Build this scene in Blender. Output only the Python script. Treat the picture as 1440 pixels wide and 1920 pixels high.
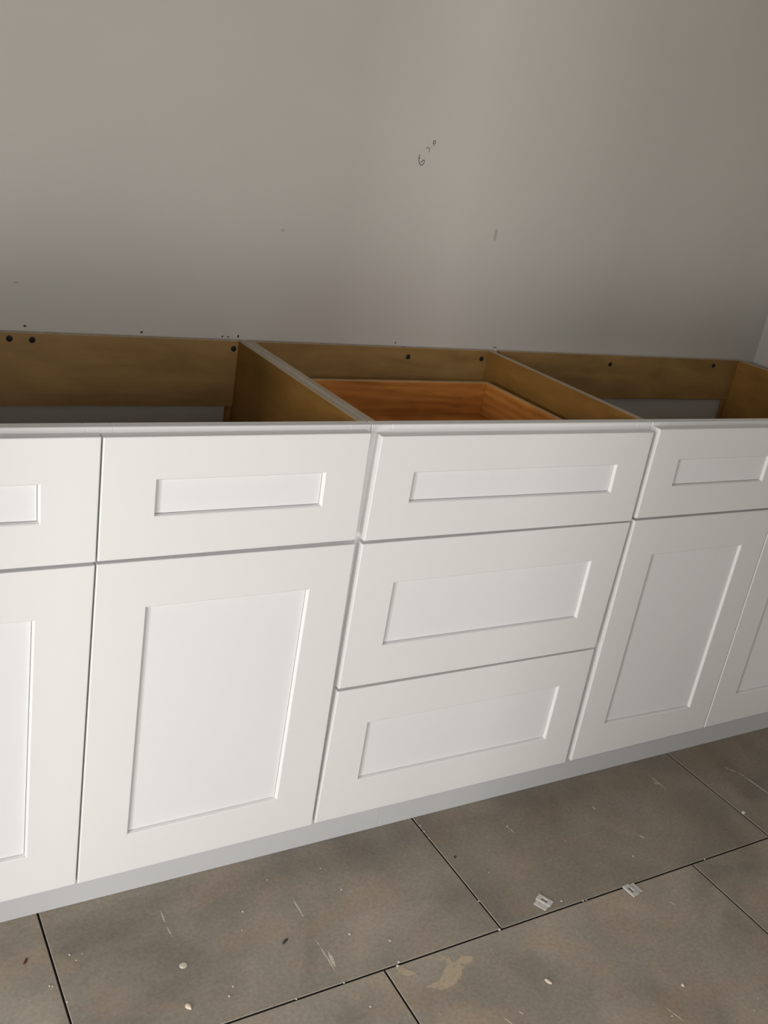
import bpy, bmesh, math, random
from mathutils import Vector

for o in list(bpy.data.objects):
    bpy.data.objects.remove(o)
S = bpy.context.scene
C = S.collection

# ------------------------------------------------------------------ camera
cd = bpy.data.cameras.new('camera')
cam = bpy.data.objects.new('camera', cd)
C.objects.link(cam)
cam.location = (-0.77173, -1.22831, 1.27568)
cam.rotation_euler = (1.1974646, -0.1588335, -0.5203128)
cd.sensor_fit = 'HORIZONTAL'
cd.sensor_width = 36.0
cd.lens = 1831.37 * 36.0 / 1440.0
cd.clip_start = 0.02
S.camera = cam

# ------------------------------------------------------------------ world, light, exposure
S.view_settings.view_transform = 'Standard'
S.view_settings.look = 'None'
S.view_settings.gamma = 1.0
S.view_settings.use_curve_mapping = False
S.view_settings.exposure = 0.10

w = bpy.data.worlds.new('world')
S.world = w
w.use_nodes = True
w.node_tree.nodes['Background'].inputs[0].default_value = (0.85, 0.92, 1.0, 1)
w.node_tree.nodes['Background'].inputs[1].default_value = 0.06


def area(name, loc, rot, sx, sy, power, col):
    l = bpy.data.lights.new(name, 'AREA')
    l.shape = 'RECTANGLE'
    l.size = sx
    l.size_y = sy
    l.energy = power
    l.color = col
    o = bpy.data.objects.new(name, l)
    C.objects.link(o)
    o.location = loc
    o.rotation_euler = rot
    return o


# daylight at the glazed doorway in the left wall, an added narrow strip beyond it, and a window beyond the front opening
COOL = (1.0, 0.982, 0.962)
area('doorway_daylight_near', (-1.79, -1.115, 0.37), (0, -math.pi / 2, 0), 0.60, 0.57, 11.5, COOL)
area('doorway_daylight_far', (-1.79, -1.70, 0.37), (0, -math.pi / 2, 0), 0.60, 0.57, 17.0, COOL)
area('side_edge_light', (-3.0, -1.53, 1.40), (0, -math.pi / 2, 0), 0.70, 0.10, 36, COOL)  # unseen narrow source, added to cast the soft edge on the back wall
area('front_window', (-0.65, -3.76, 0.95), (math.pi / 2, 0, 0), 0.50, 1.00, 17, COOL)
area('front_fill_high', (-0.90, -3.76, 1.80), (math.pi / 2, 0, 0), 1.00, 0.60, 20, COOL)  # unseen source added high at the front; the wall behind is solid

# ------------------------------------------------------------------ materials


def new_mat(name):
    m = bpy.data.materials.new(name)
    m.use_nodes = True
    nt = m.node_tree
    return m, nt, nt.nodes['Principled BSDF']


def N(nt, t, **kw):
    n = nt.nodes.new(t)
    for k, v in kw.items():
        setattr(n, k, v)
    return n


def ramp(nt, stops):
    r = N(nt, 'ShaderNodeValToRGB')
    e = r.color_ramp.elements
    while len(e) < len(stops):
        e.new(0.5)
    for i, (p, c) in enumerate(stops):
        e[i].position = p
        e[i].color = (*c, 1)
    return r


def mapping(nt, scale, coord='Object', rnd=True, rot=(0, 0, 0)):
    tc = N(nt, 'ShaderNodeTexCoord')
    mp = N(nt, 'ShaderNodeMapping')
    mp.inputs['Scale'].default_value = scale
    mp.inputs['Rotation'].default_value = rot
    nt.links.new(tc.outputs[coord], mp.inputs[0])
    if rnd:
        oi = N(nt, 'ShaderNodeObjectInfo')
        ml = N(nt, 'ShaderNodeMath', operation='MULTIPLY')
        ml.inputs[1].default_value = 37.0
        nt.links.new(oi.outputs['Random'], ml.inputs[0])
        nt.links.new(ml.outputs[0], mp.inputs['Location'])
    return mp


def paint(name, col, rough, var=0.03, bump=0.02, bscale=220, spec=0.5):
    m, nt, b = new_mat(name)
    mp = mapping(nt, (1, 1, 1), rnd=False)
    n = N(nt, 'ShaderNodeTexNoise')
    n.inputs['Scale'].default_value = 3.0
    n.inputs['Detail'].default_value = 4
    nt.links.new(mp.outputs[0], n.inputs['Vector'])
    lo = tuple(c * (1 - var) for c in col)
    hi = tuple(min(1, c * (1 + var)) for c in col)
    r = ramp(nt, [(0.3, lo), (0.7, hi)])
    nt.links.new(n.outputs['Fac'], r.inputs[0])
    nt.links.new(r.outputs[0], b.inputs['Base Color'])
    b.inputs['Roughness'].default_value = rough
    b.inputs['Specular IOR Level'].default_value = spec
    if bump:
        n2 = N(nt, 'ShaderNodeTexNoise')
        n2.inputs['Scale'].default_value = bscale
        n2.inputs['Detail'].default_value = 3
        nt.links.new(mp.outputs[0], n2.inputs['Vector'])
        bp = N(nt, 'ShaderNodeBump')
        bp.inputs['Strength'].default_value = bump
        bp.inputs['Distance'].default_value = 0.002
        nt.links.new(n2.outputs['Fac'], bp.inputs['Height'])
        nt.links.new(bp.outputs[0], b.inputs['Normal'])
    return m


def wood(name, stops, scale, rough=0.45, cloud=0.0, wave=False):
    m, nt, b = new_mat(name)
    mp = mapping(nt, scale)
    n = N(nt, 'ShaderNodeTexNoise')
    n.inputs['Scale'].default_value = 1.0
    n.inputs['Detail'].default_value = 7
    n.inputs['Roughness'].default_value = 0.62
    n.inputs['Distortion'].default_value = 0.6
    nt.links.new(mp.outputs[0], n.inputs['Vector'])
    fac = n.outputs['Fac']
    if wave:
        wv = N(nt, 'ShaderNodeTexWave', wave_type='RINGS', rings_direction='Y')
        wv.inputs['Scale'].default_value = 0.30
        wv.inputs['Distortion'].default_value = 9.0
        wv.inputs['Detail'].default_value = 3
        wv.inputs['Detail Scale'].default_value = 1.2
        nt.links.new(mp.outputs[0], wv.inputs['Vector'])
        mx = N(nt, 'ShaderNodeMix')
        mx.inputs[0].default_value = 0.22
        nt.links.new(n.outputs['Fac'], mx.inputs[2])
        nt.links.new(wv.outputs['Fac'], mx.inputs[3])
        fac = mx.outputs[0]
    r = ramp(nt, stops)
    nt.links.new(fac, r.inputs[0])
    # broad figure clouds
    mp2 = mapping(nt, (6, 6, 9))
    n2 = N(nt, 'ShaderNodeTexNoise')
    n2.inputs['Scale'].default_value = 1.0
    n2.inputs['Detail'].default_value = 3
    n2.inputs['Distortion'].default_value = 1.0
    nt.links.new(mp2.outputs[0], n2.inputs['Vector'])
    r2 = ramp(nt, [(0.3, (0.80, 0.78, 0.74)), (0.7, (1.08, 1.06, 1.03))])
    nt.links.new(n2.outputs['Fac'], r2.inputs[0])
    mx2 = N(nt, 'ShaderNodeMix', data_type='RGBA', blend_type='MULTIPLY')
    mx2.inputs[0].default_value = cloud
    nt.links.new(r.outputs[0], mx2.inputs[6])
    nt.links.new(r2.outputs[0], mx2.inputs[7])
    nt.links.new(mx2.outputs[2], b.inputs['Base Color'])
    b.inputs['Roughness'].default_value = rough
    bp = N(nt, 'ShaderNodeBump')
    bp.inputs['Strength'].default_value = 0.05
    bp.inputs['Distance'].default_value = 0.001
    nt.links.new(fac, bp.inputs['Height'])
    nt.links.new(bp.outputs[0], b.inputs['Normal'])
    return m


def plain(name, col, rough=0.6, metal=0.0, alpha=1.0):
    m, nt, b = new_mat(name)
    mp = mapping(nt, (1, 1, 1))
    n = N(nt, 'ShaderNodeTexNoise')
    n.inputs['Scale'].default_value = 180
    n.inputs['Detail'].default_value = 4
    nt.links.new(mp.outputs[0], n.inputs['Vector'])
    r = ramp(nt, [(0.3, tuple(c * 0.88 for c in col)), (0.7, tuple(min(1, c * 1.1) for c in col))])
    nt.links.new(n.outputs['Fac'], r.inputs[0])
    nt.links.new(r.outputs[0], b.inputs['Base Color'])
    b.inputs['Roughness'].default_value = rough
    b.inputs['Metallic'].default_value = metal
    b.inputs['Alpha'].default_value = alpha
    return m


WHITE = paint('white_cabinet_paint', (0.83, 0.83, 0.825), 0.42, 0.012, 0.012, 400)
PANELW = paint('white_panel_paint', (0.84, 0.845, 0.85), 0.42, 0.010, 0.012, 400)
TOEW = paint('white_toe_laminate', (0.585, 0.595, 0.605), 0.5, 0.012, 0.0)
WALL = paint('greige_wall_paint', (0.58, 0.555, 0.515), 0.85, 0.025, 0.10, 150, 0.25)
CEIL = paint('ceiling_paint', (0.42, 0.41, 0.40), 0.9, 0.02, 0.0)
DIMWALL = paint('dimmed_wall_paint', (0.36, 0.34, 0.31), 0.9, 0.03, 0.0)  # unseen walls: paint darkened to cut bounced light
PLY = wood('birch_plywood', [(0.30, (0.27, 0.158, 0.050)), (0.55, (0.350, 0.213, 0.074)), (0.75, (0.405, 0.258, 0.096))],
           (5, 5, 26), 0.5, 0.8)
PLYV = wood('birch_plywood_side', [(0.30, (0.265, 0.133, 0.026)), (0.55, (0.335, 0.175, 0.040)), (0.75, (0.395, 0.212, 0.056))],
            (5, 5, 22), 0.5, 0.8)
EDGE = wood('plywood_edge', [(0.3, (0.36, 0.29, 0.20)), (0.7, (0.52, 0.44, 0.33))], (60, 4, 60), 0.6, 0.3)
LAM = paint('pale_laminate', (0.55, 0.53, 0.50), 0.55, 0.02, 0.0)
PINE = wood('drawer_wood', [(0.28, (0.44, 0.165, 0.036)), (0.50, (0.60, 0.250, 0.055)), (0.72, (0.70, 0.320, 0.085))],
            (7, 9, 60), 0.42, 0.9, True)
PINES = wood('drawer_side_wood', [(0.28, (0.44, 0.165, 0.036)), (0.50, (0.60, 0.250, 0.055)), (0.72, (0.70, 0.325, 0.085))],
             (9, 7, 60), 0.42, 0.9, True)
PINETOP = wood('drawer_edge_wood', [(0.3, (0.50, 0.30, 0.14)), (0.7, (0.62, 0.40, 0.20))], (20, 20, 20), 0.5, 0.3)
BLACK = plain('black_screw', (0.010, 0.006, 0.004), 0.7, 0.0)
STEEL = plain('zinc_steel', (0.5, 0.5, 0.5), 0.35, 0.9)
GRIT = plain('dark_mortar_bed', (0.045, 0.034, 0.026), 0.95)
PENCIL = plain('pencil_graphite', (0.045, 0.04, 0.04), 0.6)
SMUDGE = plain('grey_smudge', (0.40, 0.385, 0.355), 0.9, 0.0, 0.12)
PLASTER = plain('pale_plaster', (0.62, 0.58, 0.51), 0.9)
CREAM = plain('cream_blob', (0.60, 0.55, 0.44), 0.7)
PINK = plain('pinkish_chip', (0.70, 0.58, 0.47), 0.8)
RED = plain('dark_red_fleck', (0.10, 0.018, 0.012), 0.6)
DARK = plain('dark_fleck', (0.05, 0.04, 0.032), 0.8)
SPACER = plain('translucent_plastic', (0.66, 0.645, 0.60), 0.35, 0.0, 0.92)
TAR = plain('dark_caulk_gap', (0.10, 0.07, 0.045), 0.9)


def smear_mat(name, col, thr, scale):
    m, nt, b = new_mat(name)
    mp = mapping(nt, (1, 1, 1))
    n = N(nt, 'ShaderNodeTexNoise')
    n.inputs['Scale'].default_value = scale
    n.inputs['Detail'].default_value = 6
    n.inputs['Roughness'].default_value = 0.7
    nt.links.new(mp.outputs[0], n.inputs['Vector'])
    r = ramp(nt, [(thr, (0, 0, 0)), (thr + 0.14, (1, 1, 1))])
    nt.links.new(n.outputs['Fac'], r.inputs[0])
    ml = N(nt, 'ShaderNodeMath', operation='MULTIPLY')
    ml.inputs[1].default_value = 0.80
    nt.links.new(r.outputs[0], ml.inputs[0])
    nt.links.new(ml.outputs[0], b.inputs['Alpha'])
    r2 = ramp(nt, [(0.3, tuple(c * 0.85 for c in col)), (0.7, tuple(c * 1.1 for c in col))])
    nt.links.new(n.outputs['Fac'], r2.inputs[0])
    nt.links.new(r2.outputs[0], b.inputs['Base Color'])
    b.inputs['Roughness'].default_value = 0.85
    return m


SMEAR = smear_mat('dried_thinset_smear', (0.60, 0.49, 0.355), 0.27, 90)
SCRATCH = smear_mat('pale_scrape', (0.78, 0.70, 0.58), 0.30, 220)


def tile_mat():
    m, nt, b = new_mat('brown_grey_porcelain')
    g = N(nt, 'ShaderNodeNewGeometry')

    def noise(sc, det, rough, dist=0.0, mul=(1, 1, 1)):
        mp = N(nt, 'ShaderNodeMapping')
        mp.inputs['Scale'].default_value = mul
        nt.links.new(g.outputs['Position'], mp.inputs[0])
        n = N(nt, 'ShaderNodeTexNoise')
        n.inputs['Scale'].default_value = sc
        n.inputs['Detail'].default_value = det
        n.inputs['Roughness'].default_value = rough
        n.inputs['Distortion'].default_value = dist
        nt.links.new(mp.outputs[0], n.inputs['Vector'])
        return n
    n1 = noise(4.2, 5, 0.55, 0.6)
    r1 = ramp(nt, [(0.34, (0.215, 0.192, 0.160)), (0.5, (0.300, 0.264, 0.218)), (0.66, (0.375, 0.325, 0.265))])
    nt.links.new(n1.outputs['Fac'], r1.inputs[0])
    n2 = noise(5.0, 5, 0.62, 1.2, (1, 1.5, 1))          # rusty clouds
    r2 = ramp(nt, [(0.48, (0, 0, 0)), (0.66, (0.50, 0.50, 0.50))])
    nt.links.new(n2.outputs['Fac'], r2.inputs[0])
    mx = N(nt, 'ShaderNodeMix', data_type='RGBA')
    mx.inputs[7].default_value = (0.355, 0.262, 0.185, 1)
    nt.links.new(r2.outputs[0], mx.inputs[0])
    nt.links.new(r1.outputs[0], mx.inputs[6])
    n4 = noise(9.0, 4, 0.6, 0.4)                        # greenish grey clouds
    r4 = ramp(nt, [(0.48, (0, 0, 0)), (0.64, (0.42, 0.42, 0.42))])
    nt.links.new(n4.outputs['Fac'], r4.inputs[0])
    mx3 = N(nt, 'ShaderNodeMix', data_type='RGBA')
    mx3.inputs[7].default_value = (0.262, 0.255, 0.222, 1)
    nt.links.new(r4.outputs[0], mx3.inputs[0])
    nt.links.new(mx.outputs[2], mx3.inputs[6])
    n3 = noise(140, 6, 0.7)                             # fine grain
    r3 = ramp(nt, [(0.32, (0.84, 0.84, 0.84)), (0.68, (1.14, 1.14, 1.14))])
    nt.links.new(n3.outputs['Fac'], r3.inputs[0])
    mx2 = N(nt, 'ShaderNodeMix', data_type='RGBA', blend_type='MULTIPLY')
    mx2.inputs[0].default_value = 1.0
    nt.links.new(mx3.outputs[2], mx2.inputs[6])
    nt.links.new(r3.outputs[0], mx2.inputs[7])
    oi = N(nt, 'ShaderNodeObjectInfo')                  # per-tile tone, with the floor's light gradient put in
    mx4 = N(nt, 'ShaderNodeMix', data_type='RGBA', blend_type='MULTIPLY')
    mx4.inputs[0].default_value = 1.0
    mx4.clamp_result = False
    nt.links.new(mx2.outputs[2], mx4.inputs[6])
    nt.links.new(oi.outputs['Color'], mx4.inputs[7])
    nt.links.new(mx4.outputs[2], b.inputs['Base Color'])
    rr = ramp(nt, [(0.3, (0.46,) * 3), (0.7, (0.62,) * 3)])
    nt.links.new(n4.outputs['Fac'], rr.inputs[0])
    nt.links.new(rr.outputs[0], b.inputs['Roughness'])
    b.inputs['Specular IOR Level'].default_value = 0.35
    bp = N(nt, 'ShaderNodeBump')
    bp.inputs['Strength'].default_value = 0.12
    bp.inputs['Distance'].default_value = 0.001
    nt.links.new(n3.outputs['Fac'], bp.inputs['Height'])
    nt.links.new(bp.outputs[0], b.inputs['Normal'])
    return m


TILE = tile_mat()
TILEB = plain('tile_body', (0.40, 0.35, 0.29), 0.9)

# ------------------------------------------------------------------ builders


def link(name, bm, mats, parent=None, smooth=False):
    me = bpy.data.meshes.new(name)
    bmesh.ops.recalc_face_normals(bm, faces=bm.faces)
    bm.to_mesh(me)
    bm.free()
    for m in (mats if isinstance(mats, (list, tuple)) else [mats]):
        me.materials.append(m)
    if smooth:
        for p in me.polygons:
            p.use_smooth = True
    o = bpy.data.objects.new(name, me)
    C.objects.link(o)
    if parent is not None:
        o.parent = parent
    return o


def thing(name, loc, label, cat, group=None):
    o = bpy.data.objects.new(name, None)
    o.empty_display_size = 0.05
    C.objects.link(o)
    o.location = loc
    o['label'] = label
    o['category'] = cat
    if group:
        o['group'] = group
    return o


def tag(o, label=None, cat=None, kind=None, group=None):
    if label:
        o['label'] = label
    if cat:
        o['category'] = cat
    if kind:
        o['kind'] = kind
    if group:
        o['group'] = group
    return o


def add_box(bm, x0, x1, y0, y1, z0, z1, bev=0.0, mi=0, top=None):
    r = bmesh.ops.create_cube(bm, size=1.0)
    vs = r['verts']
    for v in vs:
        v.co = Vector((x0 + (v.co.x + .5) * (x1 - x0), y0 + (v.co.y + .5) * (y1 - y0), z0 + (v.co.z + .5) * (z1 - z0)))
    fs = list({f for v in vs for f in v.link_faces})
    for f in fs:
        f.material_index = mi
        if top is not None and f.calc_center_median().z > z1 - 1e-6:
            f.material_index = top
    if bev:
        es = list({e for v in vs for e in v.link_edges})
        bmesh.ops.bevel(bm, geom=es, offset=bev, segments=1, affect='EDGES', profile=0.5, material=-1)
    return fs


def box(name, dims, mat, parent, bev=0.0006, off=(0, 0, 0), top=None, mats=None):
    bm = bmesh.new()
    x0, x1, y0, y1, z0, z1 = dims
    add_box(bm, x0 - off[0], x1 - off[0], y0 - off[1], y1 - off[1], z0 - off[2], z1 - off[2], bev, 0, top)
    return link(name, bm, mats or mat, parent)


def lerp(a, b, t):
    return (a[0] + (b[0] - a[0]) * t, a[1] + (b[1] - a[1]) * t)


def shaker(name, outer, inner, parent, off, y0=0.0, th=0.019):
    """framed front: outer and inner are four (x, z) corners TL, TR, BR, BL on the plane y0."""
    bm = bmesh.new()
    ch, run, dep = 0.0016, 0.0026, 0.0062

    def inset(q, d):
        s = [(1, -1), (-1, -1), (-1, 1), (1, 1)]
        return [(p[0] + sx * d, p[1] + sz * d) for p, (sx, sz) in zip(q, s)]
    rings = [(outer, y0 + th), (outer, y0 + ch), (inset(outer, ch * 0.3), y0 + ch * 0.3), (inset(outer, ch), y0),
             (inner, y0), (inset(inner, run * 0.55), y0 + 0.0009), (inset(inner, run), y0 + dep + 0.0004),
             (inset(inner, run), y0 + dep + 0.004), (inset(inner, -0.008), y0 + th)]
    V = [[bm.verts.new((p[0] - off[0], y - off[1], p[1] - off[2])) for p in q] for q, y in rings]
    for a, b in zip(V, V[1:] + V[:1]):
        for i in range(4):
            j = (i + 1) % 4
            bm.faces.new((a[i], a[j], b[j], b[i]))
    fr = link(name, bm, WHITE, parent)
    # recessed centre panel with a fine groove round it
    bm = bmesh.new()
    a = inset(inner, run + 0.0007)
    b_ = inset(inner, run + 0.0014)
    rr = [(a, y0 + dep + 0.004), (a, y0 + dep + 0.0009), (b_, y0 + dep)]
    V = [[bm.verts.new((p[0] - off[0], y - off[1], p[1] - off[2])) for p in q] for q, y in rr]
    for p_, q_ in zip(V, V[1:]):
        for i in range(4):
            j = (i + 1) % 4
            bm.faces.new((p_[i], p_[j], q_[j], q_[i]))
    bm.faces.new(V[-1])
    bm.faces.new(V[0])
    link('center_panel', bm, PANELW, fr)
    return fr


def cyl(bm, cx, cy, cz, r0, r1, y0, y1, n=12):
    """frustum along y"""
    A = [bm.verts.new((cx + r0 * math.cos(2 * math.pi * i / n), cy + y0, cz + r0 * math.sin(2 * math.pi * i / n))) for i in range(n)]
    B = [bm.verts.new((cx + r1 * math.cos(2 * math.pi * i / n), cy + y1, cz + r1 * math.sin(2 * math.pi * i / n))) for i in range(n)]
    for i in range(n):
        j = (i + 1) % n
        bm.faces.new((A[i], A[j], B[j], B[i]))
    bm.faces.new(A)
    bm.faces.new(B)


def screw(x, z, parent, off, y=0.53, tilt=0.0):
    bm = bmesh.new()
    # bugle head standing a little proud of the rail, with a cross recess block
    cyl(bm, x - off[0], y - off[1], z - off[2], 0.0050, 0.0056, -0.0016, -0.0004, 14)
    cyl(bm, x - off[0], y - off[1], z - off[2], 0.0056, 0.0022, -0.0004, 0.006, 14)
    cyl(bm, x - off[0] + tilt, y - off[1], z - off[2] - tilt, 0.0020, 0.0024, -0.0026, -0.0016, 6)
    return link('screw', bm, BLACK, parent, True)


H = 0.850
YF0, YF1 = 0.019, 0.038     # face frame
YR0, YR1 = 0.530, 0.542     # back rail
ZB = 0.088


def face_frame(x0, x1, rails, stiles, parent, off, h=H):
    bm = bmesh.new()
    o = off
    w_ = 0.038
    for a, b in [(x0, x0 + w_), (x1 - w_, x1)] + stiles:
        add_box(bm, a - o[0], b - o[0], YF0 - o[1], YF1 - o[1], ZB - o[2], h - o[2], 0.0012)
    xs = [x0 + w_] + [v for s in stiles for v in s] + [x1 - w_]
    for i in range(0, len(xs), 2):
        for a, b in rails:
            add_box(bm, xs[i] - 0.001 - o[0], xs[i + 1] + 0.001 - o[0], YF0 + 0.00005 - o[1], YF1 - 0.00005 - o[1], a - o[2], b - o[2], 0.0012)
    return link('face_frame', bm, WHITE, parent)


def carcass(x0, x1, parent, off, h=H, hl=None, hr=None, wall_l=True, wall_r=True, rail=0.133, xr_in=None):
    t, sk = 0.0135, 0.0025
    hl = hl or h
    hr = hr or h
    # left panel then right panel: birch core + pale outer laminate skin
    for sx, x, hh in ((0, x0, hl), (1, x1, hr)):
        if sx == 0:
            core = (x + sk, x + sk + t, YF1, YR1, ZB, hh)
            skin = (x, x + sk, YF1, YR1, ZB, hh - 0.0006)
        else:
            core = (x - sk - t, x - sk, YF1, YR1, ZB, hh)
            skin = (x - sk, x, YF1, YR1, ZB, hh - 0.0006)
        p = box('side_panel', core, None, parent, 0.0005, off, 1, [PLYV, EDGE])
        box('laminate_skin', skin, LAM, p, 0.0003, off)
        box('side_foot', (min(core[0], skin[0]), max(core[1], skin[1]), 0.0605, YR1, 0.0, ZB), PLYV, p, 0.0003, off)
    xi0, xi1 = x0 + sk + t, x1 - sk - t
    box('bottom_panel', (xi0, xi1, YF1, YR1, ZB + 0.01, ZB + 0.022), PLY, parent, 0.0005, off)
    box('back_rail', (xi0, xi1, YR0, YR1, h - rail, h), None, parent, 0.0005, off, 1, [PLY, EDGE])
    box('back_stile', (xi0, xi0 + 0.011, YR0 + 0.003, YR1, ZB + 0.022, h - rail), PLYV, parent, 0.0004, off)
    box('back_stile', (xi1 - 0.011, xi1, YR0 + 0.003, YR1, ZB + 0.022, h - rail), PLYV, parent, 0.0004, off)
    box('toe_support', (xi0, xi1, 0.0605, 0.072, 0.0, ZB + 0.01), PLY, parent, 0.0005, off)
    return xi0, xi1


# ------------------------------------------------------------------ the setting
XL, XR, YB, YP, YFR, ZC = -1.80, 1.522, 0.545, -1.60, -3.80, 2.60


def struct(name, dims_list, mat, bev=0.0):
    bm = bmesh.new()
    for d in dims_list:
        add_box(bm, *d, bev)
    return tag(link(name, bm, mat), kind='structure')


wall_back = struct('wall_back', [(XL - 0.1, XR + 0.1, YB, YB + 0.1, -0.012, ZC)], WALL)
struct('wall_right', [(XR, XR + 0.1, YFR, YB, -0.012, ZC)], WALL)
struct('wall_left', [(XL - 0.1, XL, -0.78, YB, -0.012, ZC), (XL - 0.1, XL, YFR, -2.12, -0.012, ZC),
                     (XL - 0.1, XL, -2.12, -0.78, 2.10, ZC), (XL - 0.1, XL, -2.12, -0.78, -0.012, 0.10)], DIMWALL)
struct('wall_front', [(XL - 0.1, XR + 0.1, YFR - 0.1, YFR, -0.012, ZC)], DIMWALL)
struct('light_block_partition', [(0.03, XR + 0.1, YP - 0.1, YP, 0.0003, ZC), (XL - 0.1, 0.03, YP - 0.1, YP, 2.20, ZC)], DIMWALL)  # unseen wall added to keep front light off the right side
struct('ceiling', [(XL - 0.1, XR + 0.1, YFR - 0.1, YB + 0.1, ZC, ZC + 0.1)], CEIL)
floor = struct('floor', [(XL, XR, YFR, YB, -0.05, -0.0085)], GRIT)

# floor tiles, 73 x 36 cm, third-bond rows parallel to the cabinets
TW, TH, G = 0.7310, 0.3650, 0.0034
YJ = -0.2655                      # joint between the row at the cabinets and the next
row_x = {0: 0.2600, 1: 0.0155}
for k in range(-2, 11):
    y1 = YJ + TH - TH * k
    y0 = y1 - TH
    y0c, y1c = max(y0 + G / 2, YFR), min(y1 - G / 2, YB)
    if y1c - y0c < 0.02:
        continue
    xo = 0.2600 - 0.2445 * k
    n0 = math.floor((XL - xo) / TW)
    for n in range(n0, n0 + 7):
        x0, x1 = xo + n * TW + G / 2, xo + (n + 1) * TW - G / 2
        x0c, x1c = max(x0, XL), min(x1, XR)
        if x1c - x0c < 0.02:
            continue
        bm = bmesh.new()
        b = 0.0009
        z0, z1 = -0.0085, 0.0
        cx, cy = (x0c + x1c) / 2, (y0c + y1c) / 2
        rings = [(0, z0), (0, z1 - b), (b, z1)]
        V = []
        for ins, z in rings:
            V.append([bm.verts.new((x - cx, y - cy, z)) for x, y in
                      ((x0c + ins, y0c + ins), (x1c - ins, y0c + ins), (x1c - ins, y1c - ins), (x0c + ins, y1c - ins))])
        for q in range(2):
            for i in range(4):
                j = (i + 1) % 4
                f = bm.faces.new((V[q][i], V[q][j], V[q + 1][j], V[q + 1][i]))
                f.material_index = 1 if q == 1 else 2
        bm.faces.new(V[2])
        bm.faces.new(V[0])
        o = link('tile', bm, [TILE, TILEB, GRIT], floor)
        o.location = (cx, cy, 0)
        sh = {0: {0: .90, -1: 1.04, 1: .88}, 1: {0: 1.22, -1: 1.24}}.get(k, {}).get(n, 1.1)  # front row lightened, cabinet row darkened: floor light falloff put into tile colour
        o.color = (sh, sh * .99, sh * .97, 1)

# ------------------------------------------------------------------ left cabinet: two drawer fronts over two doors
ox = (-0.4220, 0.28, 0.0)
A = thing('base_cabinet', ox, 'white two-door base cabinet without a worktop, at the left edge', 'cabinet')
xa0, xa1 = -0.8435, -0.0005
carcass(xa0, xa1, A, ox)
face_frame(xa0, xa1, [(H - 0.040, H), (0.640, 0.672), (ZB, ZB + 0.038)], [(-0.4410, -0.4030)], A, ox)
shaker('drawer_front', [(-0.836, .842), (-.4235, .8425), (-.4220, .6585), (-.8355, .658)],
       [(-.764, .779), (-.4995, .779), (-.4980, .7205), (-.764, .7215)], A, ox)
shaker('drawer_front', [(-.4210, .8420), (-.0100, .8425), (-.0070, .6615), (-.4195, .6590)],
       [(-.3450, .7800), (-.0790, .7810), (-.0780, .7230), (-.3440, .7220)], A, ox)
shaker('cabinet_door', [(-.8355, .6525), (-.4225, .6535), (-.4245, .0865), (-.835, .0865)],
       [(-.764, .578), (-.5010, .5770), (-.5010, .1630), (-.764, .164)], A, ox)
shaker('cabinet_door', [(-.4200, .6545), (-.0065, .6540), (-.0025, .0905), (-.4215, .0860)],
       [(-.3460, .5800), (-.0785, .5810), (-.0815, .1665), (-.3470, .1630)], A, ox)
for x, z in ((-0.443, 0.839), (-0.405, 0.838), (-0.0265, 0.8345)):
    screw(x, z, A, ox)

# ------------------------------------------------------------------ middle cabinet: three drawers
ox = (0.3050, 0.28, 0.0)
B = thing('base_cabinet', ox, 'white three-drawer base cabinet in the middle, orange wooden drawer box visible inside', 'cabinet')
xb0, xb1 = 0.0005, 0.6090
carcass(xb0, xb1, B, ox)
face_frame(xb0, xb1, [(H - 0.040, H), (0.640, 0.672), (0.358, 0.392), (ZB, ZB + 0.038)], [], B, ox)
shaker('drawer_front', [(.0100, .8370), (.6010, .8365), (.6040, .6560), (.0090, .6580)],
       [(.0810, .7760), (.5290, .7755), (.5300, .7170), (.0810, .7205)], B, ox)
shaker('drawer_front', [(.0070, .6525), (.6035, .6530), (.5990, .3755), (.0070, .3780)],
       [(.0800, .5770), (.5270, .5780), (.5270, .4510), (.0800, .4530)], B, ox)
shaker('drawer_front', [(.0070, .3725), (.5985, .3720), (.6035, .0920), (.0040, .0920)],
       [(.0785, .2970), (.5280, .2970), (.5270, .1670), (.0790, .1700)], B, ox)
for x, z in ((0.379, 0.830), (0.576, 0.831)):
    screw(x, z, B, ox, tilt=0.001 if x > 0.5 else 0)
# drawer boxes behind the three fronts
for zt, zb_ in ((0.795, 0.711), (0.560, 0.420), (0.280, 0.140)):
    x0, x1, y0, y1 = 0.050, 0.5600, 0.024, 0.4700
    t = 0.012
    D = box('drawer_box', (x0 + t, x1 - t, y0 + t, y1 - t, zb_ + 0.006, zb_ + 0.012), PINE, B, 0.0, ox)
    box('box_back', (x0 + t, x1 - t, y1 - t, y1, zb_, zt), None, D, 0.0010, ox, 1, [PINE, PINETOP])
    box('box_front', (x0 + t, x1 - t, y0, y0 + t, zb_, zt), None, D, 0.0010, ox, 1, [PINE, PINETOP])
    for a, b in ((x0, x0 + t), (x1 - t, x1)):
        box('box_side', (a, b, y0, y1, zb_, zt), None, D, 0.0010, ox, 1, [PINES, PINETOP])
    for a, b in ((0.0375, 0.0495), (0.5605, 0.5720)):
        box('drawer_slide', (a, b, YF1 + 0.004, 0.45, zb_ + 0.01, zb_ + 0.05), STEEL, B, 0.001, ox)

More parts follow.
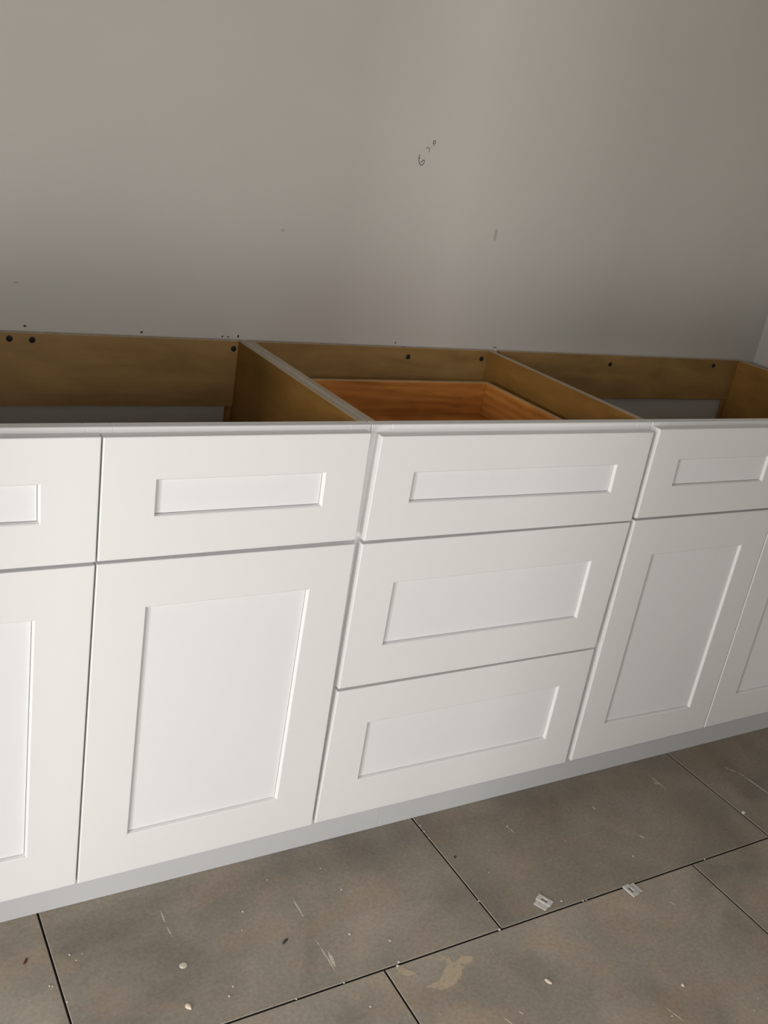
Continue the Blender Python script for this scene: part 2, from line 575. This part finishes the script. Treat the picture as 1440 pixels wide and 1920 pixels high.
# ------------------------------------------------------------------ right cabinet: two drawer fronts over two doors
ox = (1.0300, 0.28, 0.0)
Cc = thing('base_cabinet', ox, 'white two-door base cabinet at the right, ending beside the corner wall', 'cabinet')
xc0, xc1 = 0.6105, 1.4580
carcass(xc0, xc1, Cc, ox, h=H, hl=H - 0.008, rail=0.110)
face_frame(xc0, xc1, [(H - 0.040, H), (0.640, 0.672), (ZB, ZB + 0.038)], [(1.0120, 1.0500)], Cc, ox)
shaker('drawer_front', [(.6160, .8420), (1.0305, .8425), (1.0310, .6605), (.6160, .6600)],
       [(.6870, .7810), (.9575, .7820), (.9575, .7230), (.6890, .7230)], Cc, ox)
shaker('drawer_front', [(1.0340, .8425), (1.4520, .8430), (1.4520, .6610), (1.0345, .6605)],
       [(1.1060, .7820), (1.3780, .7820), (1.3780, .7230), (1.1060, .7230)], Cc, ox)
shaker('cabinet_door', [(.6150, .6555), (1.0310, .6560), (1.0305, .0955), (.6190, .0930)],
       [(.6880, .5780), (.9580, .5780), (.9570, .1650), (.6890, .1725)], Cc, ox)
shaker('cabinet_door', [(1.0345, .6560), (1.4520, .6565), (1.4520, .0975), (1.0340, .0955)],
       [(1.1080, .5780), (1.3780, .5780), (1.3780, .1700), (1.1095, .1725)], Cc, ox)
for x, z in ((0.974, 0.828), (1.347, 0.834)):
    screw(x, z, Cc, ox)

# ------------------------------------------------------------------ toe kick boards
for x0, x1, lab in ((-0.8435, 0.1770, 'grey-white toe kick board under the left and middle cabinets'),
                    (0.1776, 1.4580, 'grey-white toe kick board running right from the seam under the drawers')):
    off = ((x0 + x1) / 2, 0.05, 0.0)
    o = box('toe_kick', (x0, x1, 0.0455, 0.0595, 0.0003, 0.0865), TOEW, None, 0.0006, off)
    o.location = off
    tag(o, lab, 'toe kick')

# ------------------------------------------------------------------ pencil writing and marks on the back wall


def wall_stroke(name, pts, r, mat, parent):
    """thin ribbon of graphite lying on the wall, x-z points"""
    bm = bmesh.new()
    y = YB - 0.00035
    prev = None
    n = len(pts)
    for i, (x, z) in enumerate(pts):
        a = Vector(pts[max(0, i - 1)])
        b = Vector(pts[min(n - 1, i + 1)])
        d = (b - a)
        d = d.normalized() if d.length else Vector((1, 0))
        nx, nz = -d.y, d.x
        rr = r * (0.6 if i in (0, n - 1) else 1)
        cur = [bm.verts.new((x + nx * rr, y, z + nz * rr)), bm.verts.new((x, y - 0.0002, z)), bm.verts.new((x - nx * rr, y, z - nz * rr))]
        if prev:
            bm.faces.new((prev[0], prev[1], cur[1], cur[0]))
            bm.faces.new((prev[1], prev[2], cur[2], cur[1]))
        prev = cur
    return link(name, bm, mat, parent)


def smooth_pts(p, k=5):
    out = []
    for i in range(len(p) - 1):
        p0, p1, p2, p3 = p[max(i - 1, 0)], p[i], p[i + 1], p[min(i + 2, len(p) - 1)]
        for j in range(k):
            t = j / k
            out.append(tuple(0.5 * ((2 * p1[c]) + (-p0[c] + p2[c]) * t + (2 * p0[c] - 5 * p1[c] + 4 * p2[c] - p3[c]) * t * t +
                                    (-p0[c] + 3 * p1[c] - 3 * p2[c] + p3[c]) * t ** 3) for c in (0, 1)))
    out.append(p[-1])
    return out


six = [(.3345, 1.2405), (.3340, 1.2370), (.3345, 1.2330), (.3350, 1.2285), (.3370, 1.2240), (.3400, 1.2215), (.3440, 1.2220),
       (.3470, 1.2250), (.3480, 1.2295), (.3455, 1.2315), (.3425, 1.2285), (.3395, 1.2255)]
wall_stroke('pencil_mark', smooth_pts(six), 0.00066, PENCIL, wall_back)
wall_stroke('pencil_mark', smooth_pts([(.3320, 1.2335), (.3345, 1.2340), (.3365, 1.2332)]), 0.00060, PENCIL, wall_back)
wall_stroke('pencil_mark', smooth_pts([(.3475, 1.2540), (.3505, 1.2560), (.3545, 1.2545), (.3555, 1.2510), (.3550, 1.2475)]), 0.00060, PENCIL, wall_back)
wall_stroke('pencil_mark', smooth_pts([(.3575, 1.2585), (.3582, 1.2565)]), 0.00040, PENCIL, wall_back)
wall_stroke('pencil_mark', smooth_pts([(.3640, 1.2712), (.3612, 1.2680), (.3622, 1.2650), (.3655, 1.2655), (.3672, 1.2680), (.3655, 1.2710), (.3640, 1.2712)]), 0.00066, PENCIL, wall_back)
wall_stroke('pencil_mark', smooth_pts([(.3640, 1.2650), (.3646, 1.2625), (.3652, 1.2600)]), 0.00055, PENCIL, wall_back)


def blob(name, cx, cy, rx, ry, h, mat, parent=None, plane='floor', seed=0, n=10, rot=0.0, z0=0.0):
    rnd = random.Random(seed)
    bm = bmesh.new()
    base, mid = [], []
    for i in range(n):
        a = 2 * math.pi * i / n
        k = 1 + rnd.uniform(-.22, .22) * (0.3 if n > 14 else 1)
        u, v = rx * k * math.cos(a), ry * k * math.sin(a)
        u, v = u * math.cos(rot) - v * math.sin(rot), u * math.sin(rot) + v * math.cos(rot)
        base.append((u, v))
    def P(u, v, hh):
        return (u, v, z0 + hh) if plane == 'floor' else (u, -hh, v)
    A_ = [bm.verts.new(P(u, v, 0)) for u, v in base]
    B_ = [bm.verts.new(P(u * .78, v * .78, h * .75)) for u, v in base]
    top = bm.verts.new(P(rnd.uniform(-.1, .1) * rx, rnd.uniform(-.1, .1) * ry, h))
    for i in range(n):
        j = (i + 1) % n
        bm.faces.new((A_[i], A_[j], B_[j], B_[i]))
        bm.faces.new((B_[i], B_[j], top))
    bm.faces.new(A_)
    o = link(name, bm, mat, parent)
    o.location = (cx, cy, 0) if plane == 'floor' else (cx, YB - 0.0001, cy)
    return o


# small scuffs, smudges and nicks low on the wall
for i, (x, z, rx, rz, m) in enumerate([(0.055, 1.066, .003, .004, SMUDGE), (-0.463, 0.937, .004, .002, SMUDGE), (-0.432, 0.934, .004, .0018, SMUDGE),
                                       (0.560, 1.103, .005, .014, SMUDGE),
                                       (-0.206, 0.8565, .003, .002, DARK), (-0.415, 0.8585, .003, .0016, DARK),
                                       (-0.046, 0.8545, .0020, .0016, DARK), (-0.034, 0.8540, .0022, .0016, DARK), (-0.013, 0.8560, .0020, .0030, DARK),
                                       (0.350, 0.8560, .0022, .0016, DARK), (0.62, 0.855, .006, .0010, DARK)]):
    blob('wall_nick', x, z, rx, rz, 0.0006, m, wall_back, 'wall', i)

# ------------------------------------------------------------------ things lying on the tiles


def spacer(loc, ang, label, flip):
    """small clear plastic tile spacer clip: flat plate with a raised block, a slot and two side lugs"""
    bm = bmesh.new()
    t = 0.0016
    w2, l = 0.0125, 0.030
    # plate as frame around the slot
    add_box(bm, -w2, w2, -0.0150, -0.0015, 0, t, 0.0004)              # solid tab
    add_box(bm, -w2 - 0.0025, -0.0062, -0.0015, 0.0150, 0, t * 2.0, 0.0005)
    add_box(bm, 0.0062, w2 + 0.0025, -0.0015, 0.0150, 0, t * 2.0, 0.0005)
    add_box(bm, -0.0062, 0.0062, 0.0095, 0.0150, 0, t * 2.0, 0.0005)
    add_box(bm, -0.0062, 0.0062, -0.0015, 0.0030, 0, t * 2.0, 0.0005)
    o = link('tile_spacer', bm, SPACER)
    o.location = (loc[0], loc[1], 0.0001)
    o.rotation_euler = (0, 0, ang)
    return tag(o, label, 'tile spacer', None, 'plastic tile spacers on the floor')


spacer((0.3735, -0.2420), math.radians(-63), 'clear plastic tile spacer lying flat on the tile, just short of the joint', 0)
spacer((0.5700, -0.2780), math.radians(96), 'clear plastic tile spacer lying across the edge of the joint, further right', 1)

t = blob('plaster_chip', -0.286, -0.140, .0066, .0060, .0020, CREAM, None, 'floor', 3, 18)
tag(t, 'round cream blob of dried plaster on the left tile', 'plaster chip')
t = blob('plaster_chip', -0.304, -0.217, .0038, .0058, .0040, PINK, None, 'floor', 5, 7, 0.5)
tag(t, 'pale pinkish chip on the left tile near the bottom edge', 'plaster chip')
t = blob('plaster_chip', 0.266, -0.391, .0035, .0075, .0035, PINK, None, 'floor', 6, 6, 0.3)
tag(t, 'cream angular chip on the front tile right of the pale smear', 'plaster chip')
t = blob('plaster_chip', 0.998, -0.185, .0050, .0045, .0040, PLASTER, None, 'floor', 7, 8)
tag(t, 'white lump of plaster beside the right-hand tile joint', 'plaster chip')
t = blob('plaster_chip', 0.490, -0.487, .0034, .0030, .0030, PLASTER, None, 'floor', 8, 8)
tag(t, 'small white chip on the front tile near the lower right corner', 'plaster chip')
t = blob('wood_splinter', -0.508, -0.045, .0080, .0020, .0018, RED, None, 'floor', 9, 8, 1.0)
tag(t, 'dark red splinter on the tile at the left edge', 'splinter')
t = blob('gravel_bit', 0.282, -0.081, .0030, .0028, .0024, DARK, None, 'floor', 10, 8)
tag(t, 'dark grit crumb on the tile below the drawer cabinet', 'grit')
t = blob('gravel_bit', -0.113, -0.153, .0080, .0026, .0014, DARK, None, 'floor', 11, 9, 0.6)
tag(t, 'flat dark crumb in the middle of the left large tile', 'grit')

# dried smears and scrapes on the tiles (parts of the floor)


def film(name, pts, mat, seed, h=0.00035, jit=0.0012, sub=4):
    rnd = random.Random(seed)
    bm = bmesh.new()
    out = []
    n = len(pts)
    for i in range(n):
        a, b = Vector(pts[i]), Vector(pts[(i + 1) % n])
        for k in range(sub):
            p = a.lerp(b, k / sub)
            out.append((p.x + rnd.uniform(-jit, jit), p.y + rnd.uniform(-jit, jit)))
    cx = sum(p[0] for p in out) / len(out)
    cy = sum(p[1] for p in out) / len(out)
    vs = [bm.verts.new((x - cx, y - cy, h)) for x, y in out]
    vb = [bm.verts.new((x - cx, y - cy, 0.00003)) for x, y in out]
    f = bm.faces.new(vs)
    for i in range(len(vs)):
        j = (i + 1) % len(vs)
        bm.faces.new((vs[i], vs[j], vb[j], vb[i]))
    bmesh.ops.triangulate(bm, faces=[f])
    o = link(name, bm, mat, floor)
    o.location = (cx, cy, 0)
    return o


film('mortar_smear', [(.115, -.279), (.124, -.277), (.134, -.285), (.134, -.297), (.146, -.295), (.157, -.288), (.164, -.293), (.175, -.300),
                      (.168, -.305), (.150, -.309), (.138, -.318), (.128, -.328), (.110, -.337), (.084, -.338), (.080, -.331), (.064, -.321),
                      (.090, -.320), (.108, -.305), (.122, -.296), (.128, -.288), (.120, -.284)], SMEAR, 2)
film('mortar_smear', [(.036, -.269), (.046, -.268), (.050, -.278), (.060, -.290), (.068, -.296), (.050, -.293), (.038, -.284)], SMEAR, 4)


def scrape(x0, y0, x1, y1, w_, seed):
    a, b = Vector((x0, y0)), Vector((x1, y1))
    d = (b - a)
    nrm = Vector((-d.y, d.x)).normalized() * w_ * 0.55
    m_ = a.lerp(b, .5)
    film('scrape_mark', [a, a.lerp(b, .3) + nrm, a.lerp(b, .7) + nrm, b, a.lerp(b, .7) - nrm, a.lerp(b, .3) - nrm], SCRATCH, seed, 0.0003, 0.0004, 3)


for i, (a, b, c_, d_, w_) in enumerate([(-.284, -.017, -.285, -.046, .0022), (-.285, -.054, -.284, -.079, .0014), (-.061, -.070, -.061, -.116, .0022),
                                        (-.063, -.184, -.062, -.239, .0024), (-.055, -.198, -.058, -.232, .0050), (-.064, -.170, -.063, -.184, .0010),
                                        (1.114, -.070, 1.121, -.170, .0020), (1.095, -.045, 1.110, -.068, .0016), (.879, -.004, .881, -.061, .0012), (.870, -.030, .880, -.042, .0024),
                                        (.426, -.511, .435, -.543, .0020), (.436, -.550, .440, -.562, .0026), (.438, -.042, .442, -.064, .0012),
                                        (.619, -.327, .624, -.341, .0026), (.665, -.050, .664, -.062, .0030), (.150, -.420, .158, -.440, .0020),
                                        (.181, -.420, .186, -.428, .0026), (.700, -.160, .706, -.172, .0022)]):
    scrape(a, b, c_, d_, w_, i)

# countless plaster crumbs scattered over the tiles
bm = bmesh.new()
rnd = random.Random(12)
known = [(-.444, -.057, 2.0), (-.437, -.071, 1.4), (-.425, -.062, 1.2), (-.485, -.105, 1.8), (-.481, -.107, 1.5), (-.468, -.143, 1.8), (-.155, -.068, 1.8), (-.172, -.106, 1.3),
         (-.086, -.013, 1.4), (-.004, -.179, 2.4), (.055, -.217, 2.4), (-.042, -.322, 2.2), (.423, -.527, 1.5), (-.240, -.222, 2.0), (-.228, -.207, 1.6),
         (.438, -.042, 1.8), (.411, -.251, 2.2), (.031, -.081, 1.8), (.871, -.038, 1.5), (.019, -.020, 1.5), (.254, -.2655, 2.6), (.452, -.2655, 1.8), (.460, -.2655, 1.5),
         (.785, -.2655, 2.0), (.264, .020, 1.8), (.262, .002, 2.0), (.261, -.018, 1.8), (.2585, -.195, 1.8), (-.060, -.2655, 1.8), (.046, -.262, 2.4), (.040, -.268, 2.2),
         (-.145, -.2655, 1.8), (.640, -.205, 1.8), (.322, -.140, 1.3), (.530, -.120, 1.3), (.600, -.560, 1.6), (.572, -.575, 1.5), (.110, -.425, 2.0)]
for x, y, s in known:
    s *= 0.00105
    r = bmesh.ops.create_icosphere(bm, subdivisions=1, radius=s)
    for v in r['verts']:
        v.co = Vector((v.co.x * rnd.uniform(.7, 1.3) + x, v.co.y * rnd.uniform(.7, 1.3) + y, max(v.co.z * .6 + s * .45, 0.00002)))
for _ in range(420):
    x, y = rnd.uniform(-.75, 1.45), rnd.uniform(-.62, .04)
    s = 0.0005 * rnd.uniform(.6, 1.0) * (1.6 if rnd.random() < .12 else 1)
    r = bmesh.ops.create_icosphere(bm, subdivisions=1, radius=s)
    for v in r['verts']:
        v.co = Vector((v.co.x * rnd.uniform(.7, 1.3) + x, v.co.y * rnd.uniform(.7, 1.3) + y, max(v.co.z * .6 + s * .45, 0.00002)))
o = link('plaster_crumbs', bm, PLASTER)
tag(o, 'tiny pale plaster crumbs scattered over the floor tiles and in their joints', 'debris', 'stuff')
